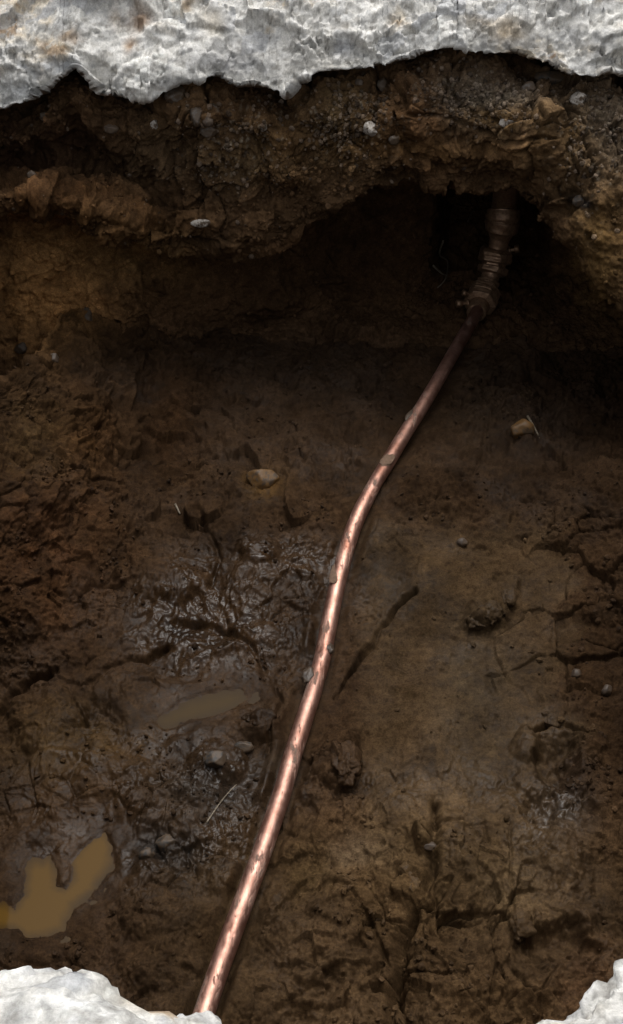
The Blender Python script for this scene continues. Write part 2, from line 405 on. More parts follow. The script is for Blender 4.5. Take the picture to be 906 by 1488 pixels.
# authored cracks: (points, width px, depth m)
cracks = [([(603, 858), (575, 885), (548, 920), (520, 962), (500, 992), (486, 1012)], 4.2, .018),
          ([(632, 1168), (633, 1215), (629, 1262), (612, 1300), (594, 1330), (576, 1380), (566, 1430), (562, 1495)], 8, .018),
          ([(594, 1330), (580, 1390), (565, 1500)], 16, .020),
          ([(618, 1322), (650, 1330), (690, 1337), (738, 1330)], 3.5, .009),
          ([(482, 1280), (512, 1300), (540, 1340), (562, 1395)], 4, .009),
          ([(455, 1400), (490, 1425), (540, 1435), (562, 1440)], 14, .011),
          ([(130, 990), (165, 965), (190, 957), (215, 957), (243, 942)], 4, .010),
          ([(255, 905), (300, 905), (335, 918), (368, 945), (384, 975), (386, 1000)], 6, .012),
          ([(286, 742), (306, 780), (318, 815), (305, 850)], 5, .010),
          ([(0, 1040), (15, 1005), (45, 985), (80, 975)], 6, .014),
          ([(100, 1005), (112, 1035), (125, 1055)], 3, .006),
          ([(545, 100), (549, 140), (546, 178), (528, 195)], 3.2, .013),
          ([(560, 112), (584, 142), (592, 166), (640, 168), (690, 182), (745, 198), (800, 205)], 3.2, .014),
          ([(662, 84), (652, 110), (642, 150)], 2.6, .010),
          ([(716, 168), (745, 190)], 3, .01),
          ([(632, 1205), (700, 1200), (710, 1225)], 2.5, .005),
          ([(740, 1200), (742, 1260), (745, 1320)], 3, .006),
          ([(360, 1250), (390, 1255), (405, 1240)], 5, .010),
          ([(490, 1160), (515, 1150), (522, 1120), (518, 1090)], 4, .012),
          ([(405, 1330), (430, 1300), (445, 1275)], 4, .009),
          ([(770, 1060), (800, 1048), (830, 1052), (845, 1065)], 4, .012),
          ([(785, 1480), (760, 1440), (740, 1400)], 5, .010),
          ([(400, 1000), (412, 1020), (405, 1040), (392, 1060), (388, 1085)], 4, .012),
          ([(700, 548), (712, 580), (705, 640), (690, 690)], 3, .004),
          ([(270, 1410), (300, 1425), (330, 1420)], 6, .010),
          ([(0, 850), (30, 860), (60, 850), (100, 870)], 4, .008)]
wob = 6*fbm(P, 30, 3, 70); wobx = 26*fbm(P, 14, 5, 71, .6); woby = 26*fbm(P, 14, 5, 72, .6)
for pts, wd, dp in cracks:
    xs = [a for a, b in pts]; ys = [b for a, b in pts]
    m = (px > min(xs)-60) & (px < max(xs)+60) & (py > min(ys)-60) & (py < max(ys)+60) & (dep > .9)
    dd = seg_dist(px[m]+wob[m]+.22*wobx[m], py[m]+wob[m]*.7+.22*woby[m], pts)
    D[m] -= 1.35*dp*np.exp(-(dd/(wd*.8))**2)*(.75+.25*np.sin(px[m]*.1+py[m]*.13))
# lumps and hollows: (x, y, rx, ry, height m, sharpness)
lumps = [(705, 888, 34, 26, .018, 4), (735, 862, 20, 16, .012, 3), (690, 905, 22, 16, .010, 3), (490, 1118, 34, 42, .018, 4), (505, 1075, 20, 20, .010, 3),
         (620, 1228, 20, 24, .017, 4), (600, 1290, 22, 30, .013, 3), (808, 1105, 26, 40, -.030, 3), (770, 1075, 20, 24, .016, 3), (850, 1090, 24, 34, .015, 3),
         (805, 1372, 46, 30, -.030, 3), (752, 1345, 16, 26, .020, 3), (845, 1340, 30, 20, .012, 2), (860, 1385, 18, 16, -.020, 3), (770, 1440, 40, 26, .014, 2),
         (675, 1280, 50, 45, .008, 6), (380, 1045, 40, 30, .020, 4), (310, 1100, 40, 30, .016, 3), (300, 960, 48, 38, .012, 3), (345, 960, 30, 22, .010, 3),
         (240, 1240, 42, 30, -.012, 2), (295, 1140, 34, 26, .014, 3), (190, 1010, 60, 42, .012, 4), (60, 1040, 50, 40, .020, 4), (150, 1130, 60, 40, .010, 2),
         (340, 1270, 50, 36, .014, 4), (300, 1350, 50, 38, .012, 3), (240, 1400, 48, 32, .012, 3), (500, 1300, 48, 40, .012, 4), (470, 1410, 44, 20, .014, 4),
         (660, 1420, 60, 50, .010, 3), (830, 1230, 34, 40, .012, 2), (780, 1170, 30, 16, -.016, 3), (380, 800, 30, 22, .010, 3), (240, 840, 50, 34, .012, 3),
         (150, 800, 40, 60, .018, 2), (60, 720, 40, 50, .018, 2), (130, 620, 34, 42, .016, 3), (255, 600, 26, 40, .014, 3), (180, 540, 22, 30, .012, 3),
         (40, 880, 36, 44, .020, 3), (540, 570, 14, 16, -.012, 3), (752, 520, 34, 16, .014, 3), (712, 549, 14, 7, -.020, 3), (760, 630, 24, 24, .010, 3),
         (810, 740, 34, 26, .010, 3), (660, 720, 24, 26, .010, 3), (725, 655, 18, 14, -.010, 2), (600, 700, 60, 30, .008, 3), (450, 640, 50, 40, .008, 3),
         (410, 440, 60, 20, .012, 2), (560, 470, 50, 24, .010, 2), (680, 840, 40, 26, .004, 3), (340, 1225, 26, 16, -.012, 3), (215, 1330, 40, 30, .010, 3),
         (700, 1470, 40, 20, -.010, 3), (440, 1465, 40, 16, -.012, 3), (560, 1180, 50, 40, .006, 3), (850, 950, 40, 60, .008, 3),
         # the bank
         (200, 225, 40, 34, .018, 2), (260, 245, 30, 24, .014, 3), (420, 230, 26, 34, .020, 3), (540, 170, 30, 40, .012, 3), (600, 185, 24, 26, .012, 3),
         (60, 285, 60, 22, .014, 2), (165, 300, 60, 26, .014, 2), (225, 315, 26, 18, .012, 3), (80, 225, 60, 26, -.020, 2), (770, 230, 40, 30, .012, 3),
         (830, 300, 26, 12, -.020, 3), (870, 330, 30, 40, .014, 3), (340, 330, 60, 22, .012, 2), (690, 225, 50, 18, .012, 3), (880, 290, 18, 24, .010, 3)]
for (lx, ly, rx, ry, hh, sh) in lumps:
    m = (np.abs(px-lx) < rx*1.9) & (np.abs(py-ly) < ry*1.9) & (dep > .9)
    q = np.hypot((px[m]+wobx[m]-lx)/rx, (py[m]+woby[m]-ly)/ry)
    D[m] += hh*np.clip(1-q**sh*.5, 0, 1)*np.exp(-(q/1.25)**6)
# beds of the two puddles
PUD1 = [(-30, 1322), (6, 1312), (22, 1322), (36, 1300), (38, 1262), (48, 1248), (62, 1252), (72, 1246), (80, 1262), (84, 1286), (96, 1290), (104, 1276), (104, 1250),
        (118, 1232), (140, 1212), (152, 1205), (163, 1228), (163, 1252), (146, 1276), (128, 1300), (106, 1318), (94, 1338), (92, 1352), (60, 1362), (40, 1362), (24, 1350), (-30, 1345)]
PUD2 = [(225, 1048), (252, 1030), (285, 1016), (320, 1006), (350, 1004), (358, 1014), (340, 1026), (310, 1038), (275, 1050), (240, 1060)]
pudw = np.zeros(len(P), np.float32); zp = []
for poly in (PUD1, PUD2):
    m = (isfloor > 0) & (dep > .9) & (np.abs(px-np.mean([q[0] for q in poly])) < 300) & (np.abs(py-np.mean([q[1] for q in poly])) < 260)
    e = seg_dist(px[m]+wob[m]*.6, py[m]+wob[m]*.5, poly+[poly[0]])
    ins = inside(px[m]+wob[m]*.6, py[m]+wob[m]*.5, poly)
    sd_ = np.where(ins, e, -e); pudw[m] = np.maximum(pudw[m], sstep(-14, 6, sd_))
    c = np.array(poly).mean(0); zw = float(floorZ(c[:1], c[1:])[0]); zp.append(zw)
    tgt = zw + np.where(sd_ > 0, -.0075*sstep(0, 14, sd_), .002*sstep(0, -6, sd_)+.004*sstep(0, -40, sd_))
    kk = sstep(-62, -24, sd_)
    D[m] = D[m]*(1-kk) + kk*(medn[m]*.0075*sstep(2, -14, sd_)+medn[m]*.001+fine[m]*.0012+hf[m]*.0006); G.reshape(-1, 3)[np.where(m)[0], 2] = P[m, 2]*(1-kk)+tgt*kk
P = G.reshape(-1, 3)
near = sstep(44, 16, dpipe)*isfloor
D = D*(1-.75*near) - .006*near
D += .010*np.exp(-(((dpipe-27)/8)**2))*isfloor*np.clip(.2+2.2*fbm(P, 16, 3, 77), 0, 1.2)*sstep(500, 620, py)
D -= .012*np.exp(-(((dpipe-20)/9)**2))*isfloor*sstep(980, 1200, py)*.6
P2 = P + Nf*D[:, None]
G2 = P2.reshape(nr, nc, 3)

# ---- ground colour with some light and shade painted in, and how wet it is
def blob(x, y, rx, ry, pw=2): return np.exp(-(np.hypot((px+wob*2-x)/rx, (py+wob*2-y)/ry))**pw)
def lerp(c, col, k): return c*(1-k[:, None]) + np.array(col)[None]*k[:, None]
cv = fbm(P, 12, 5, 80, .6); cv2 = fbm(P, 30, 4, 81, .6)
C = np.tile(np.array([.038, .0235, .0135]), (len(P), 1))
C = lerp(C, (.095, .062, .037), np.clip(isbank*(.6+.5*cv), 0, 1))
C = lerp(C, (.053, .0365, .021), silt*.85)
C = lerp(C, (.054, .036, .020), isfloor*sstep(1120, 1300, py)*sstep(150, 300, px)*.75)
for (x, y, rx, ry, col, a) in [(70, 285, 90, 26, (.15, .075, .030), .6), (180, 320, 90, 34, (.14, .075, .034), .6), (60, 420, 100, 80, (.32, .19, .085), .9), (150, 370, 120, 40, (.22, .145, .07), .7),  # ochre wall under the lip: colour lightened against the shade there
        (60, 800, 90, 140, (.125, .06, .028), .6), (130, 640, 50, 60, (.13, .07, .03), .7), (50, 640, 50, 60, (.12, .08, .036), .6), (250, 600, 36, 60, (.11, .056, .024), .6),
        (700, 145, 90, 40, (.16, .145, .125), .85), (865, 190, 60, 80, (.19, .17, .145), .85), (720, 170, 60, 16, (.2, .13, .06), .6), (820, 210, 50, 60, (.17, .11, .05), .7),
        (880, 360, 44, 90, (.22, .145, .065), .9), (410, 215, 36, 44, (.22, .14, .07), .7), (345, 225, 70, 40, (.19, .14, .085), .7), (500, 180, 60, 60, (.14, .105, .06), .7),
        (600, 180, 50, 60, (.16, .09, .045), .7), (600, 210, 200, 20, (.17, .105, .05), .6), (225, 210, 60, 50, (.14, .10, .06), .6), (60, 210, 110, 50, (.07, .042, .028), .8),
        (230, 235, 60, 40, (.12, .085, .055), .7), (845, 292, 20, 12, (.02, .018, .018), .9),
        (240, 1235, 60, 34, (.035, .033, .034), .85), (300, 1150, 70, 40, (.065, .055, .048), .7), (390, 1110, 40, 30, (.075, .055, .038), .6), (820, 1175, 44, 50, (.06, .05, .044), .6),
        (520, 1240, 50, 24, (.15, .12, .09), .6), (640, 1250, 120, 80, (.13, .09, .048), .6), (690, 1010, 60, 120, (.10, .078, .05), .5), (640, 820, 70, 34, (.12, .08, .042), .5), (500, 560, 330, 110, (.052, .037, .028), .6), (800, 620, 120, 120, (.052, .037, .028), .5),  # rear floor: grey-brown mud, also darkened by shade painted into the colour
        (100, 1080, 120, 60, (.11, .07, .03), .7), (860, 1430, 50, 60, (.13, .07, .04), .5), (680, 600, 60, 60, (.07, .048, .03), .4), (385, 700, 30, 22, (.19, .11, .035), .8),
        (750, 1290, 60, 60, (.15, .11, .065), .6), (450, 1260, 30, 40, (.15, .105, .05), .6)]:
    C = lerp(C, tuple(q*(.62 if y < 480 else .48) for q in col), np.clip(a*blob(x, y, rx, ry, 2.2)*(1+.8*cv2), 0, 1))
C = C*(1+.45*cv+.4*cv2)[:, None]
C = C*(1+.5*(fr2-.5)*dry+.25*(fr-.5)+.2*(fr3-.5))[:, None]*np.array([1.03, .93, .86])[None]
C = C*(1+.35*isfloor*sstep(1020, 1200, py)*sstep(330, 480, px))[:, None]*np.array([1., 1.02, .97])[None]  # near right floor: frontal light painted in as a lighter, olive tone
C = C*(1+.95*iswall)[:, None]  # dry clay wall, its colour lightened further to lift the shaded cavity
C = lerp(C, (.20, .17, .13), np.clip(gravelly*sstep(.42, .15, h1_)*sstep(.45, .75, hr_), 0, 1)*.8)
C = C*(1-.10*isfloor)[:, None]; C = np.clip(C, .005, .6)
wetn = fbm(P, 10, 4, 90)
wet = isfloor*np.clip(.14+.5*wetn, .0, 1) + iswall*.08 + isbank*np.clip(.08+.1*wetn, 0, 1)
for (x, y, rx, ry, a) in [(300, 930, 120, 90, .8), (100, 1170, 150, 130, .45), (380, 820, 100, 36, .5), (330, 1130, 100, 50, .55), (820, 1170, 50, 50, .45), (560, 830, 100, 60, .2), (300, 1240, 100, 60, .3), (450, 930, 60, 100, .4)]:
    wet = wet + a*blob(x, y, rx, ry)*isfloor
wet = wet*(1-.6*dry*isfloor) + .16*silt*sstep(-.1, .3, fbm(P, 14, 3, 95))
wet = np.clip(wet, 0, 1)
F4 = grid_faces(nr, nc).reshape(nr-1, nc-1, 4)
rb = int(np.argmax(seg >= NB)); rw = int(np.argmax(seg >= NW))
def part_sheet(name, r0, r1):
    v0, v1 = r0*nc, (r1+1)*nc
    f = grid_faces(r1-r0+1, nc)
    if (N[mid][:, nc//2, 2].mean() > 0) and np.cross(np.gradient(G, axis=1), np.gradient(G, axis=0))[mid][:, nc//2, 2].mean() < 0: f = f[:, ::-1]
    return tag(mesh_np(name, P2[v0:v1], f, SOIL, {'tint': C[v0:v1], 'wet': wet[v0:v1]}), kind='structure')
part_sheet('soil_bank', 0, rb); part_sheet('pit_wall', rb, rw); part_sheet('pit_floor', rw, nr-1)

# visible surface point under a photograph position, for standing small things on the ground
qx, qy, qd = project(P2)
Nd = grid_normals(G2).reshape(-1, 3)
Nd *= np.sign((Nd*Nf).sum(1))[:, None]
facing = (Nd*(np.array([0, 0, CAMZ])-P2)).sum(1) > 0
def surf(x, y, r=5):
    m = np.where((np.abs(qx-x) < r) & (np.abs(qy-y) < r) & (qd > .6))[0]
    if len(m) == 0: return surf(x, y, r*3)
    dmin = qd[m].min(); m = m[qd[m] < dmin+.03]
    i = m[np.argmin((qx[m]-x)**2+(qy[m]-y)**2)]
    return P2[i].copy(), Nd[i].copy()

# ------------------------------------------------------------------ concrete: broken pavement round the hole, and chunks on the near rim
def conc_disp(P, amp=1.0):
    wp = np.stack([fbm(P, 10, 4, 150), fbm(P, 10, 4, 151), fbm(P, 10, 4, 152)], -1)
    Pw = P*np.array([1, 1, 1.35]) + wp*.022
    wq = np.stack([fbm(P, 60, 3, 153), fbm(P, 60, 3, 154), fbm(P, 60, 3, 155)], -1)*.006
    a, ae, ar = facets(Pw+wq, 9, 411, 1.2); b, be, br = facets(Pw+wp*.01+wq, 26, 421, 1.1); c, ce, cr = facets(P+wp*.01+wq, 70, 431, 1.3)
    c1, c2, c_ = worley(P, 120, 131)
    msk = sstep(-.2, .25, fbm(P, 12, 3, 105))
    mf = .25+1.1*sstep(-.15, .25, fbm(P, 16, 3, 106))
    d = fbm(P, 6, 4, 101)*.014 + a*.018*(.5+.5*sstep(0, .14, ae)) + b*(.002+.007*msk)*(.5+.5*sstep(0, .16, be)) + c*(.001+.003*(1-msk))*mf \
        + fbm(Pw*np.array([1, 1, 1.8]), 40, 5, 102, .6)*.005*mf + (.45-c1)*.0014*(1-msk)*mf + fbm(P*np.array([1, 1, 1.7]), 120, 4, 103, .7)*.0026*mf - .0045*sstep(.38, .6, fbm(P*np.array([1, 1, 2.2]), 32, 3, 104))
    return d*amp*1.15, ar, br, c_, c1
def conc_tint(P, ar, br, c_, c1, seed=0):
    Q = P*np.array([1, 1, 1.8])
    v = fbm(P, 9, 4, 160+seed, .6); v2 = fbm(Q, 26, 5, 161+seed, .65); v3 = fbm(Q, 75, 4, 162+seed, .7)
    C = np.tile(np.array([.75, .735, .70]), (len(P), 1))
    C = lerp(C, (.64, .54, .40), sstep(-.05, .2, v)*.8)
    C = lerp(C, (.40, .40, .395), sstep(.03, .22, -v2)*.75)
    C = lerp(C, (.76, .75, .73), sstep(.05, .3, v3)*.5)
    C = lerp(C, (.27, .255, .23), sstep(.17, .32, -v3)*.6)
    C = lerp(C, (.30, .31, .33), sstep(.88, .9, br)*.6)
    C = lerp(C, (.36, .24, .14), sstep(.2, .3, v2)*sstep(.05, .2, v)*.75)
    C = C*(1+.22*(br-.5)+.14*(ar-.5))[:, None]
    return np.clip(C, .05, .8)
edge = []                                      # hole outline at slab level, clockwise from far left
xs = np.linspace(-.60, .60, 900); edge += [(x, 1.70) for x in xs]
def spline(pts, n):
    pts = np.array(pts, float); o = []
    for i in range(len(pts)-1):
        p0, p1, p2, p3 = pts[max(i-1, 0)], pts[i], pts[i+1], pts[min(i+2, len(pts)-1)]
        for k in range(n):
            t = k/n; o.append(.5*((2*p1)+(p2-p0)*t+(2*p0-5*p1+4*p2-p3)*t*t+(3*p1-p0-3*p2+p3)*t**3))
    o.append(pts[-1]); return np.array(o)
edge += [tuple(q) for q in spline([(.60, 1.70), (.62, 1.45), (.54, 1.1), (.50, .7), (.40, .36), (.26, .17), (0, .125), (-.26, .17), (-.40, .36), (-.50, .7), (-.53, 1.1), (-.60, 1.45), (-.60, 1.70)], 22)][1:-1]
E = np.array(edge); ne = len(E)
tang = np.roll(E, -1, 0)-np.roll(E, 1, 0); tang /= np.linalg.norm(tang, axis=1, keepdims=True)
outw = np.stack([-tang[:, 1], tang[:, 0]], -1)
cen = np.array([0, .95]); sgn = np.sign(((E-cen)*outw).sum(1)); outw *= sgn[:, None]
for i in range(2): outw = (outw+np.roll(outw, 1, 0)+np.roll(outw, -1, 0)); outw /= np.linalg.norm(outw, axis=1, keepdims=True)
# underside height: on the far edge it follows the broken lower line
far = (np.arange(ne) < 900)
zb = np.full(ne, -.15)
tmp_px = CX + F*E[:, 0]/(1.70*CT+.62*ST)
for it in range(3):
    q = from_Y(tmp_px, slab_py(tmp_px)+2, 1.69+0*tmp_px); tmp_px = CX + F*E[:, 0]/(q[:, 1]*CT+(CAMZ-q[:, 2])*ST)
zb = np.where(far, q[:, 2], zb)
wgt = np.convolve(np.pad(zb, 12, mode='wrap'), np.hanning(13)[1:-1]/np.hanning(13).sum(), mode='same')[12:-12]; E3 = np.column_stack([E, 0*E[:, 0]]); zb = wgt + .007*fbm(E3, 35, 5, 180, .65)
prof = []                                       # (outward, z as fraction of underside, fixed z)
rows = [(.60, 1, 0), (.25, 1, 0), (.10, 1, 0), (.05, 1, .0), (.02, 1, 0)]
RG = []
for o_, fz, _ in rows: RG.append(np.column_stack([E+outw*o_, zb*fz+.012*min(1, o_*10)]))
for t in np.linspace(0, 1, 74): RG.append(np.column_stack([E+outw*(0+.14*t**1.1 - .012*math.sin(t*math.pi)), zb*(1-t)]))
for o_ in (.144, .148, .152,  .155, .18, .22, .28, .4, .6, 1.0, 2.0, 6.0): RG.append(np.column_stack([E+outw*o_, 0*zb]))
RG = np.array(RG); rN = grid_normals(RG)
if rN[-1, 0, 2] < 0: rN = -rN
PP = RG.reshape(-1, 3); NN = rN.reshape(-1, 3)
dd, ar, br, c_, c1 = conc_disp(PP)
rowi = np.repeat(np.arange(len(RG)), ne)
ampl = np.where(rowi < 5, .5, 1.0)*np.where(rowi > 84, .12, 1.0)*sstep(4, 8, rowi+2.0)
ampl = np.where(rowi >= 79, .25, ampl)
dd = dd*ampl
tp, tq, _ = project(PP)
CC = conc_tint(PP, ar, br, c_, c1)
wob2 = 8*fbm(PP, 30, 3, 170)
for (x, y, rx, ry, col, a) in [(200, 22, 17, 20, (.24, .15, .09), .9), (100, 52, 20, 12, (.36, .25, .15), .7), (190, 66, 12, 14, (.33, .21, .12), .8), (165, 20, 10, 20, (.4, .3, .2), .4),
        (735, 48, 30, 14, (.42, .33, .22), .8), (700, 36, 30, 8, (.42, .35, .26), .5), (310, 30, 20, 20, (.48, .42, .32), .6), (500, 65, 16, 14, (.25, .27, .32), .55), (560, 25, 20, 7, (.3, .3, .3), .6),
        (330, 88, 60, 22, (.26, .26, .27), .6), (90, 95, 30, 14, (.2, .22, .25), .7), (740, 70, 60, 10, (.24, .235, .23), .6), (30, 130, 50, 26, (.30, .32, .34), .6), (240, 120, 70, 20, (.34, .34, .33), .5),  # greys above the lower edge: underside shade painted into the concrete colour
        (470, 95, 70, 12, (.42, .4, .36), .5)]:
    CC = lerp(CC, col, a*np.exp(-np.hypot((tp+wob2-x)/rx, (tq+wob2-y)/ry)**2.4))
PP2 = PP + NN*dd[:, None]
ff = grid_faces(len(RG), ne, wrap=True)
tag(mesh_np('pavement', PP2, ff, CONC, {'tint': CC}), kind='structure')

def ico(sub):
    bm = bmesh.new(); bmesh.ops.create_icosphere(bm, subdivisions=sub, radius=1)
    V = np.array([v.co[:] for v in bm.verts]); Fc = np.array([[v.index for v in f.verts] for f in bm.faces]); bm.free()
    return V, Fc
def chunk(name, ctr, rad, label, seed, planes=10, rotz=0):
    V, Fc = ico(6); r_ = np.random.default_rng(seed)
    n = r_.normal(size=(planes, 3)); n /= np.linalg.norm(n, axis=1, keepdims=True); h = r_.uniform(.68, .95, planes)
    dt = np.clip(V@n.T, 1e-3, None); s = np.minimum(1.0, (h/dt).min(1)); V2 = V*s[:, None]*np.array(rad)
    c, s_ = math.cos(rotz), math.sin(rotz); V2 = V2@np.array([[c, s_, 0], [-s_, c, 0], [0, 0, 1]])
    Wp = V2+np.array(ctr)
    d, ar, br, c_, c1 = conc_disp(Wp*1.9, .36)
    V3 = V2 + V*d[:, None]
    o = mesh_np(name, V3, Fc, CONC, {'tint': np.clip(conc_tint(Wp*1.4, ar, br, c_, c1, seed)*.9, 0, .75)})
    o.location = ctr
    return tag(o, label, 'concrete')
GC = 'broken concrete lumps on the near rim of the hole'
for args in [((-.140, .150, -.045), (.105, .100, .07), 'large pale broken concrete lump in the bottom left corner of the hole', 4, 9, .3),
             ((-.064, .176, -.064), (.042, .066, .05), 'smaller pale concrete lump that the copper pipe disappears under', 9, 9, .2),
             ((.166, .184, -.048), (.090, .088, .057), 'pale broken concrete lump in the bottom right corner of the hole', 15, 9, -.5)]:
    tag(chunk('concrete_chunk', *args), group=GC)

# ------------------------------------------------------------------ puddles
def mat_water(name, c0, c1):
    m, n, l, b = new_mat(name)
    tc = n.new('ShaderNodeTexCoord').outputs['Object']
    da = n.new('ShaderNodeAttribute'); da.attribute_name = 'silt'
    n1 = tex(n, l, tc, 60, 5, .6)
    ad = n.new('ShaderNodeMath'); ad.operation = 'MULTIPLY_ADD'; ad.inputs[1].default_value = .8; l.new(n1.outputs['Fac'], ad.inputs[0]); l.new(da.outputs['Fac'], ad.inputs[2])
    c = ramp(n, l, ad.outputs[0], .3, c0, 1.1 if False else 1.0, c1).outputs[0]
    l.new(c, b.inputs['Base Color']); b.inputs['Roughness'].default_value = .04; b.inputs['Specular IOR Level'].default_value = .1
    bp = n.new('ShaderNodeBump'); bp.inputs['Strength'].default_value = .02; bp.inputs['Distance'].default_value = .0006
    l.new(n1.outputs['Fac'], bp.inputs['Height']); l.new(bp.outputs[0], b.inputs['Normal'])
    return m
WATER = mat_water('silty_water', (.040, .024, .010), (.085, .046, .010)); WATER2 = mat_water('silty_water_dark', (.034, .021, .010), (.046, .028, .010))
def puddle(name, poly, z, label, mat, step=2.5):
    x0, y0 = np.min(poly, 0)-24; x1, y1 = np.max(poly, 0)+24
    gx, gy = np.meshgrid(np.arange(x0, x1, step), np.arange(y0, y1, step)); X_, Y_ = gx.ravel(), gy.ravel()
    V = from_Z(X_, Y_, z+0*X_)
    f = grid_faces(*gx.shape)
    wb = 6*fbm(V, 30, 3, 70); Xw, Yw = X_+wb*.6, Y_+wb*.5
    e = seg_dist(Xw, Yw, poly+[poly[0]]); i_ = inside(Xw, Yw, poly); ins = i_ | (e < 20)
    sdv = np.where(i_, e, -e)
    f = f[ins[f].all(1)][:, ::-1]
    o = mesh_np(name, V, f, mat, {'silt': sstep(-6, 20, sdv)*.85}); return tag(o, label, kind='structure')
puddle('puddle', PUD1, zp[0]+.0002, 'yellow brown silty puddle at the lower left', WATER)
puddle('puddle', PUD2, zp[1]+.0002, 'narrow brown silty puddle left of the pipe', WATER2)

# ------------------------------------------------------------------ the pipe
def tube(name, pts, radii, mat, parent=None, seg=32, caps=True, tint=None, dent=None):
    pts = np.array(pts, float); n = len(pts)
    T = np.gradient(pts, axis=0); T /= np.linalg.norm(T, axis=1, keepdims=True)
    up = np.array([0, 0, 1.]) if abs(T[0][2]) < .9 else np.array([0, 1., 0])
    A = np.cross(T, up); A /= np.linalg.norm(A, axis=1, keepdims=True); B = np.cross(T, A)
    ang = np.linspace(0, 2*np.pi, seg, endpoint=False)
    r = np.broadcast_to(np.asarray(radii, float).reshape(-1, 1), (n, seg)).copy()
    if dent is not None: r = dent(pts, ang, r, A, B)
    V = pts[:, None]+r[..., None]*(np.cos(ang)[None, :, None]*A[:, None]+np.sin(ang)[None, :, None]*B[:, None])
    V = V.reshape(-1, 3); f = [tuple(q) for q in grid_faces(n, seg, True)]
    me = bpy.data.meshes.new(name); f2 = list(f)
    if caps: f2 += [tuple(range(seg))[::-1], tuple(range((n-1)*seg, n*seg))]
    me.from_pydata([tuple(v) for v in V], [], [tuple(int(i) for i in q) for q in f2]); me.update()
    me.polygons.foreach_set('use_smooth', [len(q) == 4 for q in f2]); me.materials.append(mat)
    o = bpy.data.objects.new(name, me); COL.objects.link(o)
    if parent: o.parent = parent
    return o
RP = .0118
cp = []
for (x, y) in PIPE_PX:
    z = float(floorZ(np.array([x]), np.array([y]))[0]) + .010
    if y < 520: z = max(z, -.655+.012) + .0*(520-y)
    cp.append([x, y, z-.001])
cp = np.array(cp); cz = smooth1(cp[:, 2], 2)
cp3 = from_Z(cp[:, 0], cp[:, 1], cz)
cp3 = np.vstack([cp3, [[cp3[-1][0]-.03, .40, -.688], [cp3[-1][0]-.055, .30, -.68], [cp3[-1][0]-.075, .20, -.67]]])   # runs on into the near wall
pipe_c = spline(cp3, 14)
root = bpy.data.objects.new('water_pipe', None); COL.objects.link(root)
tag(root, 'bent copper water pipe with muddy bronze fittings running down the pit', 'pipe')
def dent(pts, ang, r, A, B):
    ppx, ppy, _ = project(pts)
    r = r*(1+.02*vnoise(pts*25)[:, None])
    for (y, a0, dy, da, dp) in [(988, 2.2, 9, .7, .30), (950, 5.2, 7, .5, .18), (1352, -1.3, 7, .35, .12), (1366, -1.9, 5, .3, .10), (1380, -1.2, 8, .3, .07), (1335, -1.6, 4, .3, .06), (700, 3, 14, .8, .10)]:
        for s in range(len(ang)):
            da_ = (ang[s]-a0+np.pi) % (2*np.pi)-np.pi
            r[:, s] -= RP*dp*np.exp(-((ppy-y)/dy)**2-(da_/da)**2)
    return r
tube('copper_tube', pipe_c, np.full(len(pipe_c), RP), COPPER, root, 40, dent=dent)
# fittings: axis climbs from the pipe end towards the roof of the niche
ax_px = [(692, 456, 0), (700, 436, 0), (709, 414, 0), (716, 392, 0), (721, 368, 0), (727, 345, 0), (731, 318, 0), (734, 290, 0), (739, 250, 0)]
zs = [-.643, -.640, -.625, -.603, -.575, -.545, -.51, -.475, -.40]
AX = from_Z(np.array([a for a, _, _ in ax_px], float), np.array([b for _, b, _ in ax_px], float), np.array(zs))
def on_axis(t):      # t in axis index units
    sp = spline(AX, 20); i = np.clip(t*20, 0, len(sp)-1); j = int(i); k = min(j+1, len(sp)-1)
    return sp[j]*(1-(i-j))+sp[k]*(i-j)
def lathe_part(name, t0, t1, prof, seg=28, hexa=False, mat=BRONZE):
    ts = np.linspace(t0, t1, 40); pts = np.array([on_axis(t) for t in ts])
    u = np.linspace(0, 1, 40); rad = np.interp(u, [a for a, b in prof], [b for a, b in prof])
    def shape(p, ang, r, A, B):
        if hexa:
            a6 = (ang % (np.pi/3))-np.pi/6; k = np.cos(np.pi/6)/np.cos(a6); r = r*(.35+.65*k)[None]*1.04
        V = p[:, None]+r[..., None]*np.cos(ang)[None, :, None]
        nz = vnoise((p[:, None]+.01*np.stack([np.cos(ang), np.sin(ang), 0*ang], -1)[None]).reshape(-1, 3)*170).reshape(r.shape)
        return r*(1+.035*nz)
    o = tube(name, pts, rad, mat, root, seg, dent=shape)
    if hexa: o.data.polygons.foreach_set('use_smooth', [False]*len(o.data.polygons))
    return o
lathe_part('pipe_sleeve', -.0, .95, [(0, .0160), (.08, .0190), (.9, .0215), (1, .019)])
lathe_part('compression_nut', .62, 1.75, [(0, .022), (.06, .031), (.4, .033), (.45, .027), (.53, .031), (.92, .031), (1, .022)], 30, True)
lathe_part('threaded_neck', 1.7, 2.75, [(0, .018), (.3, .0175), (.36, .0225), (.5, .0225), (.56, .0175), (1, .0185)])
lathe_part('coupling_body', 2.7, 4.35, [(0, .021), (.05, .029), (.28, .030), (.32, .0225), (.42, .0225), (.47, .032), (.85, .033), (.95, .029), (1, .020)], 30, True)
lathe_part('adapter', 4.3, 5.3, [(0, .0185), (.6, .0195), (1, .026)])
lathe_part('union_collar', 5.2, 6.55, [(0, .024), (.12, .032), (.5, .034), (.56, .031), (.62, .034), (.93, .033), (1, .026)], 32)
lathe_part('riser_tube', 6.5, 8.0, [(0, .0245), (1, .0245)])
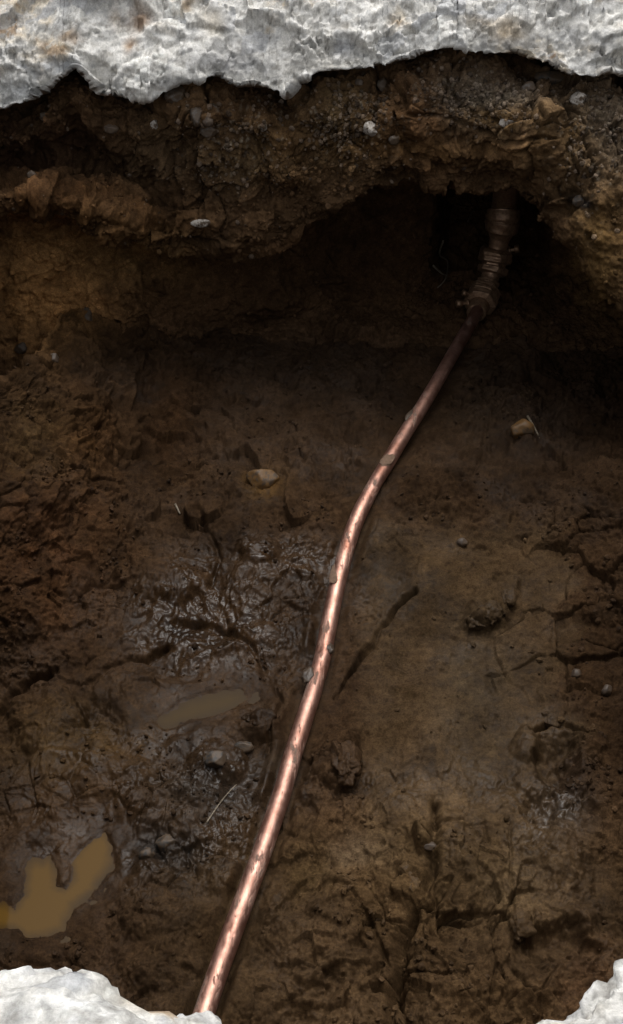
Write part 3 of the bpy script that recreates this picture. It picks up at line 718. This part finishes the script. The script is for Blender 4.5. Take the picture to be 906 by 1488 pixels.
def bolt(x, y, z, dx, ln, r):
    a = from_Z(np.array([float(x)]), np.array([float(y)]), np.array([z]))[0]; b = a+np.array(dx)*ln
    bo = tube('clamp_bolt', np.linspace(a, b, 8), np.full(8, r*.6), BRONZE, root, 10)
    tube('bolt_head', [b-np.array(dx)*ln*.30, b-np.array(dx)*ln*.28, b-np.array(dx)*ln*.02, b], [r*.9, r*1.25, r*1.25, r*.8], BRONZE, bo, 6)
    tube('washer', [a+np.array(dx)*ln*.35, a+np.array(dx)*ln*.36, a+np.array(dx)*ln*.45, a+np.array(dx)*ln*.46], [r*1.2, r*1.4, r*1.4, r*1.2], BRONZE, bo, 12)
bolt(690, 440, -.635, (-.93, -.25, .1), .040, .006)
bolt(692, 430, -.628, (-.9, -.1, .3), .031, .005)
bolt(732, 366, -.575, (.95, -.1, .3), .031, .006)
# mud stuck on the pipe
def mudblob(x, y, r, sc, off, seed, ang=0.0, name='mud_patch', mat=MUDPATCH, flat=.26):
    V, Fc = ico(4); d = fbm(V, 1.6, 4, seed); V = V*(1+.35*d[:, None])
    V = V*np.array([sc[0], sc[1], flat])*r
    c, s = math.cos(ang), math.sin(ang); V = V@np.array([[c, s, 0], [-s, c, 0], [0, 0, 1]])
    j = np.argmin(np.abs(project(pipe_c)[1]-y)); cc = pipe_c[j]+np.array(off)
    o = mesh_np(name, V+cc, Fc, mat, parent=root); return o
mudblob(569, 676, .011, (.9, 1.7), (.001, 0, .0102), 5, -.5)
mudblob(489, 838, .010, (.75, 2.2), (-.0065, -.003, .0078), 6, -.2)
mudblob(452, 988, .011, (.9, 1.3), (-.0112, 0, .005), 7, -.2, mat=CLOD, flat=.7)
mudblob(472, 948, .0075, (.8, 1.2), (.0088, 0, .0065), 8, .0, mat=CLOD, flat=.7)
mudblob(602, 610, .010, (.8, 2.0), (-.005, 0, .0086), 9, -.5, mat=CLOD)

# ------------------------------------------------------------------ stones bedded in the soil: each a thing
def stone(x, y, wpx, hpx, mat, label, seed, sink=.35, group=None, name='stone', sub=4, cat='stone', ang=None):
    p, n = surf(x, y); dep_ = (p[1]*CT+(CAMZ-p[2])*ST)
    a, b = wpx/2*dep_/F, hpx/2*dep_/F
    V, Fc = ico(sub); r_ = np.random.default_rng(seed)
    pn = r_.normal(size=(12, 3)); pn /= np.linalg.norm(pn, axis=1, keepdims=True); h = r_.uniform(.66, .95, 12)
    s = np.minimum(1, (h/np.clip(V@pn.T, 1e-3, None)).min(1)); V = V*s[:, None]*(1+.08*fbm(V, 2.5, 3, seed))[:, None]
    right = np.array([1., 0, 0]); fw = np.array([0, CT, -ST]); upv = np.array([0, ST, CT])
    V = (V[:, :1]*a*1.15)*right + (V[:, 1:2]*b*1.15)*upv + (V[:, 2:]*min(a, b))*(-fw)
    ctr = p + n*min(a, b)*(1-2*sink)*.5
    o = mesh_np(name, V, Fc, mat, smooth=True); o.location = ctr
    return tag(o, label, cat, group)
GS = 'stones bedded in the soil bank'
stones = [
 (541, 188, 24, 22, STONE_W, 'chalky white angular stone in the bank below a vertical crack', GS),
 (573, 202, 15, 14, STONE_G, 'small pale grey stone just right of the chalky white stone', GS),
 (738, 178, 22, 13, STONE_W, 'cream stone in the crack of the bank above the pipe fitting', GS),
 (256, 140, 30, 24, STONE_G, 'rounded grey stone tucked directly under the slab edge', GS),
 (285, 168, 20, 26, STONE_G, 'pinkish grey stone, left one of the tight cluster of four', GS),
 (309, 162, 20, 18, STONE_G, 'pinkish grey stone, upper right one of the tight cluster of four', GS),
 (302, 176, 15, 16, STONE_B, 'brown stone in the middle of the tight cluster of four', GS),
 (304, 191, 22, 16, STONE_G, 'flat grey stone at the bottom of the tight cluster of four', GS),
 (224, 182, 12, 13, STONE_W, 'small pale pebble in dark soil left of the stone cluster', GS),
 (162, 188, 20, 12, STONE_B, 'low brown stone in dark soil at the left of the bank', GS),
 (68, 170, 18, 14, STONE_G, 'grey stone standing alone under the far left slab edge', GS),
 (292, 323, 26, 11, STONE_W, 'flat whitish stone on the underside of the overhanging lip', GS),
 (383, 186, 10, 10, STONE_W, 'tiny pale pebble at the top of the ochre knob in the bank', GS),
 (556, 124, 13, 20, STONE_G, 'upright grey stone right of the vertical crack near the slab', GS),
 (524, 120, 11, 11, STONE_B, 'little brown stone left of the vertical crack near the slab', GS),
 (842, 145, 22, 18, STONE_W, 'triangular pale stone in the gravelly right end of the bank', GS),
 (797, 112, 38, 20, STONE_D, 'blue grey dark stone under the slab at the right', GS),
 (768, 130, 20, 18, STONE_G, 'dull grey stone left below the blue grey dark stone', GS),
 (847, 292, 24, 16, STONE_D, 'black lump of stone in the right bank beside the niche', GS),
 (47, 255, 14, 12, STONE_G, 'dim grey pebble in the dark hollow at the far left bank', GS),
 (382, 698, 44, 30, STONE_O, 'ochre yellow stone lying in dark mud left of the pipe', 'stones lying in the mud'),
 (757, 626, 34, 30, STONE_O, 'ochre brown stone beside a pale stick right of the pipe', 'stones lying in the mud'),
 (124, 459, 22, 26, STONE_B, 'pinkish brown pebble in the black crevice at the left', 'stones lying in the mud'),
 (77, 522, 18, 16, STONE_B, 'brown pebble on the edge of the ochre wall at the left', 'stones lying in the mud'),
 (32, 506, 18, 16, STONE_B, 'brown pebble nearest the left edge of the ochre wall', 'stones lying in the mud'),
 (838, 980, 14, 14, STONE_B, 'small muddy brown pebble in the right of the mud floor', 'stones lying in the mud'),
 (880, 1004, 16, 16, STONE_B, 'rounded muddy brown pebble close to the right edge of the mud floor', 'stones lying in the mud'),
 (355, 1086, 26, 16, STONE_D, 'dark wet stone in a mud crack left of the pipe', 'stones lying in the mud'),
 (245, 1225, 30, 24, STONE_D, 'black wet stone on top of the dark patch near the puddle', 'stones lying in the mud'),
 (213, 1243, 22, 18, STONE_D, 'smaller black stone left in the dark patch near the puddle', 'stones lying in the mud'),
 (313, 1105, 30, 24, STONE_D, 'dark wet stone above the dark patch left of the pipe', 'stones lying in the mud'),
 (625, 1229, 18, 12, STONE_B, 'small pale brown stone at the top of the long floor crack', 'stones lying in the mud'),
 (672, 788, 14, 12, STONE_B, 'brown pebble at the upper edge of the smooth silt', 'stones lying in the mud'),
]
for i, (x, y, ww, hh, m_, lb, gp) in enumerate(stones): stone(x, y, ww, hh, m_, lb, 300+i, group=gp)
GM = 'mud clods on the pit floor'
for i, (x, y, ww, hh, lb) in enumerate([
   (712, 884, 46, 34, 'large wet mud clod standing alone on the smooth silt'), (738, 866, 24, 20, 'small mud clod on the upper right of the large clod'),
   (690, 908, 26, 18, 'mud clod at the lower left of the large clod'), (500, 1110, 44, 56, 'long mud clod close to the right side of the pipe'),
   (378, 1042, 52, 36, 'rounded mud clod at the right end of the narrow puddle'), (600, 1275, 30, 40, 'upright mud clod leaning into the long floor crack'),
   (752, 1350, 26, 44, 'mud clod at the left rim of the dark hollow'), (800, 1045, 38, 20, 'mud clod at the upper rim of the right hollow')]):
    V, Fc = ico(5); p, n = surf(x, y); dp_ = p[1]*CT+(CAMZ-p[2])*ST; a, b = ww/2*dp_/F, hh/2*dp_/F
    r_ = np.random.default_rng(480+i); pn = r_.normal(size=(10, 3)); pn /= np.linalg.norm(pn, axis=1, keepdims=True); h = r_.uniform(.6, .95, 10)
    V = V*np.minimum(1, (h/np.clip(V@pn.T, 1e-3, None)).min(1))[:, None]
    W = np.column_stack([V[:, 0]*a, V[:, 1]*b*1.3, V[:, 2]*min(a, b)*.8])
    ft, fe_, _ = facets(W+i, 60, 490+i, 1.3)
    W = W + V*(ft*.005+fbm(W+i, 45, 4, 400+i, .6)*.008+fbm(W+i, 180, 3, 440+i)*.002)[:, None]; V = W
    j = np.argmin((qx-x)**2+(qy-y)**2)
    o = mesh_np('mud_clod', V, Fc, SOIL, {'tint': np.tile(C[j]*.85, (len(V), 1)), 'wet': np.full(len(V), .45)}); o.location = p - n*min(a, b)*.42
    tag(o, lb, 'clod', GM)

# ------------------------------------------------------------------ straws and roots
def straw(pts, r, label, name='straw', lift=.002, cat='straw'):
    Q = []
    for (x, y) in pts:
        p, n = surf(x, y); Q.append(p+n*lift)
    Q = spline(np.array(Q), 5); rr = np.linspace(r, r*.5, len(Q))
    o = tube(name, Q, rr, STRAW, None, 8); return tag(o, label, cat)
straw([(768, 607), (775, 620), (784, 637)], .0022, 'short pale stick beside the ochre brown stone', 'stick', .004, 'stick')
straw([(641, 350), (640, 372), (650, 384), (644, 402), (640, 420)], .0022, 'pale kinked root at the left edge of the niche', 'root', .006, 'root')
straw([(628, 385), (640, 398), (648, 404)], .0022, 'short pale root crossing the kinked root', 'root', .008, 'root')
straw([(300, 1196), (322, 1165), (343, 1140)], .0011, 'thin straw lying in wet mud left of the lower pipe', 'straw', .004)
straw([(255, 735), (262, 748)], .002, 'tiny pale twig in the dark mud above the wet area', 'twig', .003, 'twig')
straw([(676, 330), (684, 320), (694, 310)], .0016, 'faint straw hanging in the niche beside the riser', 'straw', .02)

# ------------------------------------------------------------------ grit and crumbs: nobody could count them
def scatter(name, idx, rmin, rmax, mat, label, seed, sink=.2, bright=(.8, 1.6), wt=.25, grey=0):
    r_ = np.random.default_rng(seed); V0, F0 = ico(1); n = len(idx)
    sz = rmin+(rmax-rmin)*r_.random(n)**3
    base = V0[None]*(1+.35*(r_.random((n, len(V0), 1))-.5))
    A = r_.normal(size=(n, 3, 3)); Q, _ = np.linalg.qr(A)
    sc = np.stack([np.ones(n), r_.uniform(.6, 1, n), r_.uniform(.45, .9, n)], -1)
    V = np.einsum('nvi,nij->nvj', base*sc[:, None], Q)*sz[:, None, None]
    V = V + (P2[idx]+Nd[idx]*(sz*(1-sink*2)*.6)[:, None])[:, None]
    Fc = (F0[None]+(np.arange(n)*len(V0))[:, None, None]).reshape(-1, 3)
    tn = (C[idx]*(1-grey)+np.array([.075, .062, .052])*grey)*r_.uniform(*bright, (n, 1)); tn = np.repeat(tn, len(V0), 0)
    return tag(mesh_np(name, V.reshape(-1, 3), Fc, SOIL, {'tint': tn, 'wet': np.full(len(tn), wt)}, smooth=False), label, kind='stuff')
inv = (px > -60) & (px < 960)
def pick(wt, n, seed):
    w_ = np.clip(wt*inv, 0, None); w_ = w_/w_.sum(); return np.random.default_rng(seed).choice(len(P), n, p=w_)
clus = np.clip(fbm(P, 14, 3, 200)+.1, 0, 1)
scatter('gravel', pick((gravelly**1.5+.02*isbank)*(segf >= 2), 2000, 1), .0012, .0058, GRIT, 'fine gravel packed into the soil bank under the slab', 11, .3, (.5, 2.4), .1, .65)
scatter('soil_crumbs', pick(isbank*(segf >= 2)*clus+.5*iswall*clus, 3000, 2), .0012, .006, CLOD, 'brown crumbs of soil stuck on the bank', 12)
scatter('mud_crumbs', pick(isfloor*clus*(1-near)*(1-.8*silt)*(1-pudw)*(dep > 1.0)*(py < 1560)*(1+dry)*(1-.85*wz), 2800, 3), .0011, .0055, CLOD, 'wet crumbs of mud over the pit floor', 13, .3, (.8, 1.3), .3)
